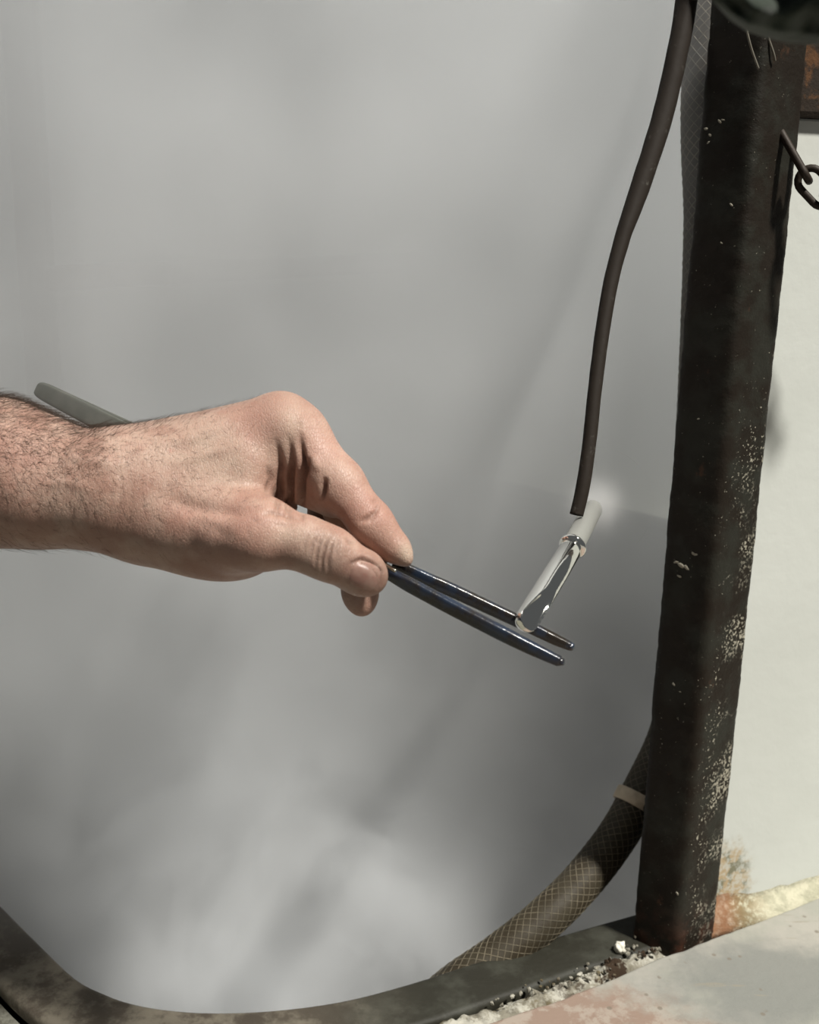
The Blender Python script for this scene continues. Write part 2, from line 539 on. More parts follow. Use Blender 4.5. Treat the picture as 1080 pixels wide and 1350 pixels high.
# ------------------------------------------------------------------ steel post
pL = T(831, 1236, Z_RIM).to_2d(); pM = T(892, 1262, Z_RIM).to_2d(); pR = T(944, 1233, Z_RIM).to_2d()
pB = pL + pR - pM + Vector((.002, .004))
corners = [pM, pR, pB, pL]
prof = []
for i in range(4):
    a, b, c = corners[i - 1], corners[i], corners[(i + 1) % 4]
    r = .005
    for q in range(5):
        t = q / 4
        p0 = b + (a - b).normalized() * r; p2 = b + (c - b).normalized() * r
        prof.append((1 - t) ** 2 * p0 + 2 * t * (1 - t) * b + t * t * p2)
    for q in range(1, 7):
        s = b + (c - b).normalized() * r; e = c + (b - c).normalized() * r
        prof.append(s.lerp(e, q / 7))
nz = 300; zt = 1.62; V = []; Fc = []; npf = len(prof)
pc = sum(corners, Vector((0, 0))) / 4
for i in range(nz + 1):
    z = Z_RIM - .012 + (zt - Z_RIM + .012) * i / nz
    for p in prof:
        d = (p - pc).normalized()
        q = Vector((p.x, p.y, z))
        k = .00045 * mnoise.noise(q * 130) + .00035 * mnoise.noise(q * 320) + .0006 * mnoise.noise(q * 22)
        V.append(Vector((p.x + d.x * k, p.y + d.y * k, z)))
for i in range(nz):
    for k in range(npf):
        k2 = (k + 1) % npf
        Fc.append((i * npf + k, i * npf + k2, (i + 1) * npf + k2, (i + 1) * npf + k))
Fc += [tuple(range(npf))[::-1], tuple(range(nz * npf, (nz + 1) * npf))]
post = mesh_obj('steel_post', V, Fc, M_POST, origin=(pc.x, pc.y, Z_RIM)); fix_normals(post)
tag(post, 'black painted rusty steel post standing at the tank corner beside the white panel', 'post')
# paint drips / splashes of dried plaster on the post's left face
bits = []
nl = Vector(((pL - pM).y, -(pL - pM).x)).normalized()
if nl.y > 0: nl = -nl
for (u0, v0, s) in [(898, 745, 1.6), (905, 748, 1.3), (892, 741, 1.0), (914, 729, 1.1), (918, 731, .9), (896, 760, .8), (889, 903, 1.0), (897, 912, .8), (893, 1178, .8),
                    (931, 170, .8), (936, 178, .7), (949, 160, .8), (953, 158, .6), (934, 188, .6), (964, 270, .7), (951, 320, .5), (921, 552, .6)]:
    d = RCAM @ Vector(((u0 - 540) / F_PX, -(v0 - 675) / F_PX, -1.0))
    t = (pM - CAM.to_2d()).dot(nl) / d.to_2d().dot(nl)
    p = CAM + d * t
    bm = bmesh.new(); bmesh.ops.create_icosphere(bm, subdivisions=2, radius=.0011 * s)
    rotm = Matrix.Rotation(random.uniform(-.9, .9), 3, 'Y')
    tl = (pL - pM).normalized()
    vs = []
    for vv in bm.verts:
        c = rotm @ Vector((vv.co.x * 1.5, vv.co.y, vv.co.z * .75))
        k = 1 + .5 * mnoise.noise(vv.co * 1500 + p * 90)
        w = Vector((tl.x, tl.y, 0)) * c.x * k + Vector((nl.x, nl.y, 0)) * c.y * .35 + Vector((0, 0, 1)) * c.z * k
        vs.append(p + w)
    bits.append((vs, [tuple(x.index for x in fc.verts) for fc in bm.faces])); bm.free()
v, f = merge(bits)
o = mesh_obj('paint_splash', v, f, mat_simple('dried_plaster', (.26, .24, .19), .9), post); tag(o, 'pale dried splashes', kind='stuff')

# ------------------------------------------------------------------ crusted mortar between rim and slab
cr_in = [(520, 1362), (560, 1347), (600, 1333), (640, 1318), (680, 1302), (720, 1288), (750, 1275), (780, 1262), (810, 1250), (832, 1243), (870, 1246)]
cr_out = [(600, 1380), (640, 1356), (670, 1345), (700, 1335), (735, 1322), (760, 1312), (785, 1302), (810, 1292), (840, 1280), (872, 1264), (900, 1256)]
ci = catmull([T(u, v, Z_RIM) for u, v in cr_in], 8); co = catmull([T(u, v, Z_RIM) for u, v in cr_out], 8)
V = []; Fc = []; nn = len(ci); mm = 26
for i in range(nn):
    for k in range(mm):
        t = k / (mm - 1)
        p = ci[i].lerp(co[i], t)
        w = math.sin(math.pi * min(1, max(0, t))) ** .5
        q = Vector((p.x, p.y, 0))
        h = mnoise.noise(q * 150) * .0036 + mnoise.noise(q * 380) * .0022 + mnoise.noise(q * 60) * .0045
        p = p + Vector((0, mnoise.noise(q * 140 + Vector((5, 5, 5))) * .0035 * (1 - w * .5), 0))
        z = Z_DECK - .002 + (.0145 + .003 * t + h) * w
        V.append(Vector((p.x, p.y, z)))
for i in range(nn - 1):
    for k in range(mm - 1):
        Fc.append((i * mm + k, i * mm + k + 1, (i + 1) * mm + k + 1, (i + 1) * mm + k))
base = len(V)
# close underneath so that the crust is a solid lump
V += [Vector((q.x, q.y, Z_DECK - .003)) for q in V[:base]]
for i in range(nn - 1):
    for k in range(mm - 1):
        Fc.append((base + i * mm + k, base + (i + 1) * mm + k, base + (i + 1) * mm + k + 1, base + i * mm + k + 1))
M_CRUST = mat_crust()
crust = mesh_obj('mortar_crust', V, Fc, M_CRUST, origin=(ci[nn // 2].x, ci[nn // 2].y, Z_DECK)); fix_normals(crust)
tag(crust, 'crumbly pale mortar crust between the dark tank rim and the slab', 'mortar')
# loose crumbs at the foot of the post
cr = []
for i in range(75):
    s = random.random() ** .7
    u = 640 + 235 * s + random.uniform(-6, 6); vv = 1318 - .29 * (u - 640) + 4 + random.gauss(0, 5)
    if s > .75: vv = 1252 + random.gauss(0, 7)
    p = T(u, vv, Z_RIM + .002)
    bm = bmesh.new(); bmesh.ops.create_icosphere(bm, subdivisions=1, radius=random.uniform(.0005, .0017))
    vs = [p + vv_.co * (1 + .7 * mnoise.noise(vv_.co * 900 + p * 300)) for vv_ in bm.verts]
    cr.append((vs, [tuple(x.index for x in fc.verts) for fc in bm.faces])); bm.free()
v, f = merge(cr)
o = mesh_obj('crumbs', v, f, M_CRUST, crust, smooth=False); tag(o, kind='stuff')
v, f = [], []
bm = bmesh.new(); bmesh.ops.create_icosphere(bm, subdivisions=3, radius=.0042)
pp = T(818, 1249, Z_RIM + .003)
vs = [pp + Vector((q.co.x * .8, q.co.y * .8, q.co.z * 1.0)) * (1 + .55 * mnoise.noise(q.co * 420)) for q in bm.verts]
o = mesh_obj('plaster_chip', vs, [tuple(x.index for x in fc.verts) for fc in bm.faces], mat_simple('white_plaster', (.62, .60, .52), .9), crust); bm.free()
tag(o, 'white plaster chip')

# ------------------------------------------------------------------ black rubber hose hanging over the tank
hp = [(925, -260, .60), (918, -120, .60), (906, -5, .60), (893, 70, .597), (872, 160, .593), (843, 250, .587), (822, 310, .582), (806, 370, .578), (794, 440, .573), (785, 510, .568), (777, 585, .564), (769, 640, .561), (760, 679, .560)]
path = catmull([P(*q) for q in hp], 10)
wpx = [15, 15, 14.6, 14, 14, 13, 10.5, 10, 9.6, 9.4, 9.3, 9.3, 9]
rad = []
for i in range(len(path)):
    s = i / (len(path) - 1) * (len(hp) - 1); a = min(int(s), len(hp) - 2); t = s - a
    z = hp[a][2] * (1 - t) + hp[a + 1][2] * t
    rad.append((wpx[a] * (1 - t) + wpx[a + 1] * t) * z / F_PX)
v, f = tube(path, rad, 20, cap='flat', jitter=.05)
o = mesh_obj('rubber_hose', v, f, M_RUBBER, origin=path[-1]); fix_normals(o)
tag(o, 'thin black rubber hose hanging open-ended above the chrome pipe', 'hose')

# ------------------------------------------------------------------ braided hose behind the post
bh = empty('braided_hose', T(640, 1262, Z_RIM))
tag(bh, 'grimy clear braided hose behind the post, dipping into the tank, with a beige strap', 'hose')
hb = [(960, -300, .655), (945, -60, .66), (931, 80, .665), (928, 180, .675), (931, 290, .69), (925, 450, .72), (915, 650, .75), (908, 830, .77), (884, 960, .782), (843, 1050, .775), (812, 1105, .765), (765, 1165, .75), (712, 1217, .735), (655, 1262, .725), (600, 1300, .72), (540, 1350, .73)]
path = catmull([P(*q) for q in hb], 10)
R_H = .0133
v, f = tube(path, R_H, 28, cap='flat')
o = mesh_obj('hose_wall', v, f, M_HOSE, bh); fix_normals(o)
# braid: helical yarns lying just proud of the wall
L = [0.0]
for i in range(1, len(path)): L.append(L[-1] + (path[i] - path[i - 1]).length)
frs = frames(path)
def at_len(s):
    lo, hi = 0, len(L) - 1
    while hi - lo > 1:
        m = (lo + hi) // 2
        if L[m] <= s: lo = m
        else: hi = m
    t = (s - L[lo]) / max(1e-9, L[hi] - L[lo])
    return path[lo].lerp(path[hi], t), frs[lo][1].lerp(frs[hi][1], t).normalized(), frs[lo][2].lerp(frs[hi][2], t).normalized()
yarn = []
pitch = .085
for sgn in (1, -1):
    for k in range(14):
        pts = []
        s = 0.0
        while s < L[-1]:
            p, a, b = at_len(s)
            th = sgn * 2 * math.pi * s / pitch + 2 * math.pi * k / 14
            pts.append(p + (a * math.cos(th) + b * math.sin(th)) * (R_H + .00005))
            s += .0045
        yarn.append(tube(pts, .00033, 3, cap=None))
v, f = merge(yarn)
o = mesh_obj('braid', v, f, M_BRAID, bh); tag(o, kind='stuff')
# strap round hose
best = min(range(len(path)), key=lambda i: (path[i] - P(838, 1056, .775)).length)
p, (t, a, b) = path[best], frs[best]
t = (t + a * .0).normalized()
V = []; Fc = []; ns = 48
prof_t = [(-.0046, 0), (-.0046, .0016), (-.0038, .0021), (.0038, .0021), (.0046, .0016), (.0046, 0)]
for i in range(ns):
    th = 2 * math.pi * i / ns
    r = a * math.cos(th) + b * math.sin(th)
    for (x, y) in prof_t: V.append(p + t * x + r * (R_H + .0004 + y))
m = len(prof_t)
for i in range(ns):
    for k in range(m):
        Fc.append((i * m + k, i * m + (k + 1) % m, ((i + 1) % ns) * m + (k + 1) % m, ((i + 1) % ns) * m + k))
o = mesh_obj('strap', V, Fc, M_TIE, bh); fix_normals(o); tag(o, 'beige strap')
hd = P(861, 1066, .757)
v, f = box(hd, .011, .008, .009, Matrix.Rotation(.5, 3, 'Y')); o = mesh_obj('strap_buckle', v, f, M_CHAIN, bh); fix_normals(o); bevel(o, .0015, 2)

# ------------------------------------------------------------------ chain
ch = empty('chain', P(1050, 205, .60))
tag(ch, 'blackened steel chain hanging from the post in front of the white panel', 'chain')
def chain_link(c, d, n, length, width, rad):
    d = d.normalized(); n = (n - d * n.dot(d)).normalized(); s = d.cross(n)
    pts = []
    hl = length / 2 - width / 2; hw = width / 2
    for k in range(12): th = -math.pi / 2 + math.pi * k / 11; pts.append(c + d * (hl + hw * math.cos(th)) + s * hw * math.sin(th))
    for k in range(12): th = math.pi / 2 + math.pi * k / 11; pts.append(c + d * (-hl + hw * math.cos(th)) + s * hw * math.sin(th))
    V, Fc = [], []
    m = len(pts); sg_ = 10
    for i in range(m):
        tt = (pts[(i + 1) % m] - pts[i - 1]).normalized(); nn_ = n; bb = tt.cross(nn_)
        for k in range(sg_):
            th = 2 * math.pi * k / sg_; V.append(pts[i] + (nn_ * math.cos(th) + bb * math.sin(th)) * rad)
    for i in range(m):
        for k in range(sg_):
            Fc.append((i * sg_ + k, i * sg_ + (k + 1) % sg_, ((i + 1) % m) * sg_ + (k + 1) % sg_, ((i + 1) % m) * sg_ + k))
    return V, Fc
view = (CAM - P(1065, 240, .60)).normalized()
zc = .60
pts_c = [(1032, 178), (1063, 232), (1091, 262), (1126, 290), (1160, 308), (1198, 322), (1236, 328)]
for i in range(len(pts_c) - 1):
    (ua, va), (ub, vb) = pts_c[i], pts_c[i + 1]
    a = P(ua, va, zc + (.004 if i == 0 else 0)); b = P(ub, vb, zc); d = b - a
    s = d.cross(view).normalized()
    n = s if i % 2 == 0 else view
    c = (a + b) / 2
    v, f = chain_link(c, d, n, d.length + .0060, .0125 if i % 2 else .0115, .0021)
    o = mesh_obj('chain_link', v, f, M_CHAIN, ch); fix_normals(o)

# ------------------------------------------------------------------ dark green cloth draped at the top right
V = []; Fc = []; nu, nv_ = 90, 60
prof_b = [(925, -30), (940, 2), (962, 26), (985, 42), (1010, 50), (1035, 56), (1060, 58), (1085, 60), (1120, 66), (1180, 80), (1260, 90)]
def lowedge(u):
    for (a, b), (c, d) in zip(prof_b[:-1], prof_b[1:]):
        if a <= u <= c: return b + (d - b) * (u - a) / (c - a)
    return prof_b[-1][1]
for i in range(nu + 1):
    for j in range(nv_ + 1):
        s = i / nu; t = j / nv_
        u = 925 + 335 * s
        vtop = -240
        e = lowedge(u)
        v0 = e + (vtop - e) * t
        z = .30 - .006 * math.sin(s * 11 + t * 5) - .0045 * math.sin(t * 26 + s * 9 + 2 * math.sin(s * 8)) - .0022 * math.sin(s * 46 - t * 22)
        if t < .05: z += (.05 - t) * .35
        V.append(P(u, v0, z))
for i in range(nu):
    for j in range(nv_):
        Fc.append((i * (nv_ + 1) + j, (i + 1) * (nv_ + 1) + j, (i + 1) * (nv_ + 1) + j + 1, i * (nv_ + 1) + j + 1))
M_CLOTH = mat_cloth()
cl = mesh_obj('work_cloth', V, Fc, M_CLOTH, origin=P(1080, 0, .30))
so = cl.modifiers.new('thickness', 'SOLIDIFY'); so.thickness = .002
tag(cl, 'dark green cloth hanging out of focus at the top right in front of the post', 'cloth')
for (pts) in ([(983, 30, .572), (987, 50, .572), (992, 68, .574), (1000, 90, .576)], [(1010, 35, .575), (1014, 52, .576), (1020, 70, .578), (1022, 80, .580)]):  # thin strands added to stand for scrape lines on the post
    v, f = tube(catmull([P(*q) for q in pts], 5), .0006, 6)
    mesh_obj('scrape_line', v, f, mat_simple('scrape_line_tint', (.10, .09, .07), .9), cl)

# ------------------------------------------------------------------ tongs
tg = empty('tongs', P(505, 742, .487))
tag(tg, 'long slim blackened steel tongs gripped in the hand, prongs closed on the chrome pipe', 'tongs')
def strip(pts, dims, w_dir, n=10, rnd=.9):
    """Flattened bar: pts centre line, dims (width, thickness) per point, rounded section."""
    path = catmull(pts, n); V = []; Fc = []; seg = 16
    m = len(path)
    for i, p in enumerate(path):
        s = i / (m - 1) * (len(dims) - 1); a = min(int(s), len(dims) - 2); t = s - a
        w = dims[a][0] * (1 - t) + dims[a + 1][0] * t; th = dims[a][1] * (1 - t) + dims[a + 1][1] * t
        tan = (path[min(i + 1, m - 1)] - path[max(i - 1, 0)]).normalized()
        wd_ = (w_dir - tan * w_dir.dot(tan)).normalized(); nd = tan.cross(wd_)
        for k in range(seg):
            ang = 2 * math.pi * k / seg
            cx, sx = math.cos(ang), math.sin(ang)
            e = .55
            V.append(p + wd_ * (math.copysign(abs(cx) ** e, cx) * w / 2) + nd * (math.copysign(abs(sx) ** e, sx) * th / 2))
    for i in range(m - 1):
        for k in range(seg): Fc.append((i * seg + k, i * seg + (k + 1) % seg, (i + 1) * seg + (k + 1) % seg, (i + 1) * seg + k))
    # end caps
    for end in (0, m - 1):
        Fc.append(tuple(range(end * seg, end * seg + seg)))
    return V, Fc
upc = RCAM @ Vector((-.42, 1, .25)).normalized()
# near (lower) prong: bar standing on edge, light on its top edge
lp = [(500, 748, .486), (515, 757, .485), (540, 771, .4825), (598, 802, .478), (658, 833, .473), (700, 854, .471), (738, 872, .470)]
ld = [(.0046, .0030), (.0058, .0034), (.0066, .0040), (.0066, .0042), (.0064, .0042), (.0056, .0040), (.0042, .0034)]
v, f = strip([P(*q) for q in lp], ld, upc, 12); o = mesh_obj('prong', v, f, M_DARKSTEEL, tg); fix_normals(o)
bm = bmesh.new(); bmesh.ops.create_uvsphere(bm, u_segments=12, v_segments=8, radius=.0019)
up_ = [(518, 743, .492), (535, 750, .4915), (568, 766, .491), (600, 780, .491), (681, 818, .490), (728, 841, .490), (752, 852, .490)]
ud = [(.0036, .0024), (.0052, .0030), (.0060, .0036), (.0060, .0040), (.0054, .0040), (.0048, .0040), (.0036, .0034)]
bm.free()
v, f = strip([P(*q) for q in up_], ud, upc, 12); o = mesh_obj('prong', v, f, M_DARKSTEEL, tg); fix_normals(o)
# worn tips
for (q, r_) in (((739, 872, .470), .0019), ((752, 852, .490), .0019)):
    bm = bmesh.new(); bmesh.ops.create_uvsphere(bm, u_segments=14, v_segments=10, radius=r_)
    c = P(*q)
    vs = [c + b_.co * (1 + .25 * mnoise.noise(b_.co * 700 + c * 40)) for b_ in bm.verts]
    mesh_obj('prong_tip', vs, [tuple(x.index for x in fc.verts) for fc in bm.faces], M_DARKSTEEL, tg); bm.free()
# bright wear where the paint ends
v, f = strip([P(505, 742, .4835), P(513, 747, .483), P(522, 753, .482)], [(.0014, .0012)] * 3, upc, 4)
mesh_obj('worn_edge', v, f, M_BARE, tg)
# the two long handle strips meet in a rounded tail beyond the wrist
def line(t): return (46 + (505 - 46) * t, 511 + (744 - 511) * t + 9 * math.sin(math.pi * min(1, max(0, (t - .4) / .6))), .620 + (.487 - .620) * t)
hw = RCAM @ Vector((.45, 1, .0)).normalized()
hand_pts = [line(t) for t in (.005, .03, .15, .30, .5, .7, .85, 1)]
d1 = [(.0060, .0016), (.0092, .0020), (.0105, .0020), (.0105, .0020), (.0098, .0020), (.0085, .0022), (.0070, .0026), (.0055, .003)]
v, f = strip([P(*q) for q in hand_pts], d1, hw, 8); o = mesh_obj('handle_strip', v, f, M_TAIL, tg); fix_normals(o)
hand2 = [(a + 1.5 + 2.5 * min(1, max(0, (t - .1)) * 2), b - 1.0 - 4.5 * min(1, max(0, (t - .1) * 3)), c + .003 + .004 * min(1, t * 2)) for (a, b, c), t in zip(hand_pts, (.005, .03, .15, .30, .5, .7, .85, 1))]
v, f = strip([P(*q) for q in hand2], d1, hw, 8); o = mesh_obj('handle_strip', v, f, M_TAIL, tg); fix_normals(o)

# ------------------------------------------------------------------ chrome pipe
cp = empty('chrome_pipe', P(691, 828, .480))
tag(cp, 'short polished chrome pipe with a ringed neck held upright by the tong prongs', 'pipe')
A = P(690, 826, .4800); B = P(754, 722, .525); D = P(781, 672, .600)
axis = (B - A)
def lathe(a, d, prof_, seg=40):
    d = d.normalized(); x = d.cross(Vector((0, 0, 1))).normalized(); y = d.cross(x)
    V = []; Fc = []
    for (s, r) in prof_:
        for k in range(seg):
            th = 2 * math.pi * k / seg; V.append(a + d * s + (x * math.cos(th) + y * math.sin(th)) * r)
    for i in range(len(prof_) - 1):
        for k in range(seg): Fc.append((i * seg + k, i * seg + (k + 1) % seg, (i + 1) * seg + (k + 1) % seg, (i + 1) * seg + k))
    Fc += [tuple(range(seg))[::-1], tuple(range((len(prof_) - 1) * seg, len(prof_) * seg))]
    return V, Fc
Lp = axis.length
vx = (CAM - A).normalized(); ax = axis.normalized(); vx = (vx - ax * vx.dot(ax)).normalized(); sx = ax.cross(vx)
pr_ = [(0, .0004), (.0002, .0020), (.0008, .0036), (.002, .0047), (.004, .0053)] + [(.005 + .0008 * k, .0054) for k in range(44)] + [(Lp * .97, .0054), (Lp, .0046)]
v, f = lathe(A, axis, pr_, 64)
# the lower end is cut on the slant; the long oval facet faces the camera and a little right
fd = (vx * .74 + (RCAM @ Vector((1, 0, 0))) * .67).normalized(); fd = (fd - ax * fd.dot(ax)).normalized()
p0 = A + ax * .026 + fd * .0054
fn = (fd * 1.0 - ax * .17).normalized()
nv2 = []
for q in v:
    h = (q - p0).dot(fn)
    if h > 0 and (q - A).dot(ax) < .036: w_ = (q - A).dot(ax) / .024; q = q - fn * h * 1.0 - fn * (.0011 * math.sin(math.pi * min(1, max(0, w_))) * min(1, h / .0012))
    nv2.append(q)
v = nv2
o = mesh_obj('pipe_body', v, f, M_CHROME, cp); fix_normals(o)
# lens-shaped flat milled in the lower end, with a rolled edge
v, f = lathe(B - axis.normalized() * .0006, axis, [(0, .0044), (.0006, .0062), (.0016, .0066), (.0027, .0062), (.0033, .0045)])
o = mesh_obj('ring_collar', v, f, M_CHROME, cp); fix_normals(o); 
v, f = lathe(B, D - B, [(0, .0048), (.003, .0050), (.012, .0052), ((D - B).length, .0052)])
o = mesh_obj('neck', v, f, mat_simple('haze_pale_chrome', (.34, .34, .315), .5, .5, .5), cp); fix_normals(o)  # haze of the vapour painted into the neck colour, in place of chrome
# ------------------------------------------------------------------ the hand (signed distance field -> one continuous skin)
def C3(u, v, z): return np.array([(u - 540) / F_PX * z, -(v - 675) / F_PX * z, -z])
H = .00075
lo = np.array([-.52, -.070, -.665]); hi = np.array([.012, .062, -.455])
dims = ((hi - lo) / H).astype(int) + 1
gx = (lo[0] + np.arange(dims[0]) * H).astype(np.float32)
gy = (lo[1] + np.arange(dims[1]) * H).astype(np.float32)
gz = (lo[2] + np.arange(dims[2]) * H).astype(np.float32)
BIG = .02
def new_field(): return np.full(tuple(dims), BIG, np.float32)
def region(pmin, pmax, pad):
    a = np.maximum(((pmin - pad - lo) / H).astype(int), 0); b = np.minimum(((pmax + pad - lo) / H).astype(int) + 2, dims)
    return tuple(slice(int(a[i]), int(max(a[i], b[i]))) for i in range(3))
def smin(a, b, k):
    h = np.clip(.5 + .5 * (b - a) / k, 0, 1)
    return b + (a - b) * h - k * h * (1 - h)
def cone(fld, A_, B_, ra, rb, k):
    ra *= .01; rb *= .01; k *= .01
    A_ = C3(*A_); B_ = C3(*B_)
    R_ = max(ra, rb)
    sl = region(np.minimum(A_, B_), np.maximum(A_, B_), R_ + max(k, .004) + .002)
    X = gx[sl[0]][:, None, None]; Y = gy[sl[1]][None, :, None]; Z = gz[sl[2]][None, None, :]
    d = B_ - A_; L2 = float(d @ d)
    t = ((X - A_[0]) * d[0] + (Y - A_[1]) * d[1] + (Z - A_[2]) * d[2]) / L2
    t = np.clip(t, 0, 1).astype(np.float32)
    dist = np.sqrt((X - A_[0] - t * d[0]) ** 2 + (Y - A_[1] - t * d[1]) ** 2 + (Z - A_[2] - t * d[2]) ** 2) - (ra + (rb - ra) * t)
    fld[sl] = smin(fld[sl], dist.astype(np.float32), k)
def ball(fld, A_, r3, k, rotz=0.0):
    k *= .01
    c = C3(*A_); r3 = np.array(r3) * .01; R_ = r3.max()
    sl = region(c, c, R_ + max(k, .004) + .002)
    X = gx[sl[0]][:, None, None] - c[0]; Y = gy[sl[1]][None, :, None] - c[1]; Z = gz[sl[2]][None, None, :] - c[2]
    if rotz:
        cc, ss = math.cos(rotz), math.sin(rotz); X, Y = X * cc + Y * ss, -X * ss + Y * cc
    q = np.sqrt((X / r3[0]) ** 2 + (Y / r3[1]) ** 2 + (Z / r3[2]) ** 2)
    q2 = np.sqrt((X / r3[0] ** 2) ** 2 + (Y / r3[1] ** 2) ** 2 + (Z / r3[2] ** 2) ** 2) + 1e-9
    dist = (q * (q - 1) / q2).astype(np.float32)
    fld[sl] = smin(fld[sl], dist, k)

body = new_field()
# forearm: two bones' worth of volume, elbow towards the left
for dz, sc_ in ((-.009, 1), (.010, .98)):
    cone(body, (-760, 560, .66 + dz), (-260, 588, .575 + dz), 4.2, 3.9, 1.2)
    cone(body, (-260, 588, .575 + dz), (0, 624, .530 + dz), 3.9, 3.12 * sc_, 1.2)
    cone(body, (0, 624, .530 + dz), (60, 638, .522 + dz), 3.12 * sc_, 2.58 * sc_, 1.2)
    cone(body, (60, 638, .522 + dz), (142, 651, .516 + dz), 2.58 * sc_, 2.28 * sc_, 1.2)
    cone(body, (142, 651, .516 + dz), (200, 655, .514 + dz), 2.28 * sc_, 2.30 * sc_, 1.2)
# metacarpals, dorsum up and towards the camera
cone(body, (170, 630, .503), (368, 561, .500), 1.75, 1.38, 1.5)
cone(body, (170, 622, .522), (366, 556, .522), 1.7, 1.26, 1.5)
cone(body, (170, 622, .535), (350, 566, .540), 1.6, 1.20, 1.5)
cone(body, (170, 628, .545), (325, 590, .556), 1.5, 1.10, 1.5)
ball(body, (262, 652, .524), (3.9, 2.6, 1.9), 1.5, .25)
ball(body, (230, 670, .512), (3.4, 2.5, 1.9), 1.2)
# first dorsal interosseous, web towards the thumb
cone(body, (250, 650, .503), (330, 618, .497), 1.45, 1.15, 1.2)
cone(body, (225, 640, .501), (325, 622, .4955), 1.25, 1.30, 1.0)
cone(body, (300, 645, .508), (350, 638, .512), 1.4, .95, .9)
cone(body, (352, 600, .515), (385, 640, .520), 1.0, .42, .7)
cone(body, (380, 632, .518), (384, 668, .514), .5, .28, .4)
cone(body, (340, 660, .512), (376, 690, .505), 1.1, .55, .7)
# thenar and thumb metacarpal
cone(body, (195, 672, .505), (330, 702, .480), 1.9, 1.45, 1.3)
ball(body, (282, 706, .500), (3.0, 1.95, 1.9), 1.2, -.22)
ball(body, (345, 701, .476), (1.35, .95, 1.0), .8, -.3)

thumb = new_field()
cone(thumb, (305, 700, .484), (350, 705, .4765), 1.45, 1.32, .6)
cone(thumb, (350, 705, .4765), (400, 716, .473), 1.26, 1.06, .6)
cone(thumb, (400, 716, .473), (434, 730, .4725), 1.06, 1.05, .6)
cone(thumb, (434, 730, .4725), (474, 752, .4745), 1.03, .92, .6)
ball(thumb, (484, 759, .4755), (.86, .78, .80), .6, -.5)
ball(thumb, (466, 752, .480), (1.05, .85, .85), .5, -.5)     # pad, far side

index = new_field()
cone(index, (372, 564, .502), (392, 575, .497), 1.34, 1.25, .8)
cone(index, (392, 575, .497), (447, 637, .489), 1.25, 1.03, .8)
cone(index, (398, 633, .508), (440, 654, .496), 1.10, .95, .8)   # fleshy underside
cone(index, (447, 637, .489), (490, 690, .484), 1.02, .88, .5)
cone(index, (490, 690, .484), (520, 720, .4835), .86, .62, .5)
ball(index, (528, 728, .4840), (.70, .46, .52), .4, -.95)
ball(index, (505, 712, .487), (.95, .7, .65), .5, -.8)

middle = new_field()
cone(middle, (366, 556, .522), (446, 634, .522), 1.2, .98, .6)
cone(middle, (444, 638, .522), (467, 712, .512), 1.12, .95, .5)
cone(middle, (471, 712, .512), (474, 775, .500), .84, .78, .5)
ball(middle, (476, 789, .498), (.66, .80, .6), .6, .15)

ring_f = new_field()
cone(ring_f, (350, 566, .540), (436, 632, .546), 1.15, .95, .6)
cone(ring_f, (437, 636, .546), (436, 692, .538), 1.16, 1.10, .5)
cone(ring_f, (438, 692, .538), (425, 728, .527), .95, .8, .5)

little = new_field()
cone(little, (325, 590, .556), (366, 636, .568), 1.05, .8, .6)
cone(little, (366, 636, .568), (352, 690, .560), .78, .68, .5)
cone(little, (352, 690, .560), (330, 712, .548), .68, .6, .5)

def join(a, b, base, near_k, far_k, L0, L1):
    m = (b < BIG * .99)
    idx = np.argwhere(m.any(axis=(1, 2)))[:, 0]; x0, x1 = idx.min(), idx.max() + 1
    c = C3(*base)
    X = gx[x0:x1][:, None, None] - c[0]; Y = gy[None, :, None] - c[1]; Z = gz[None, None, :] - c[2]
    d = np.sqrt(X * X + Y * Y + Z * Z)
    k = near_k + (far_k - near_k) * np.clip((d - L0) / (L1 - L0), 0, 1)
    a[x0:x1] = smin(a[x0:x1], b[x0:x1], k.astype(np.float32))
join(body, little, (325, 590, .556), .006, .0006, .012, .03)
join(body, ring_f, (350, 566, .540), .006, .0006, .012, .03)
join(body, middle, (366, 556, .522), .006, .0006, .012, .03)
join(body, thumb, (335, 703, .480), .008, .0006, .020, .036)
join(body, index, (375, 565, .500), .008, .0006, .022, .038)

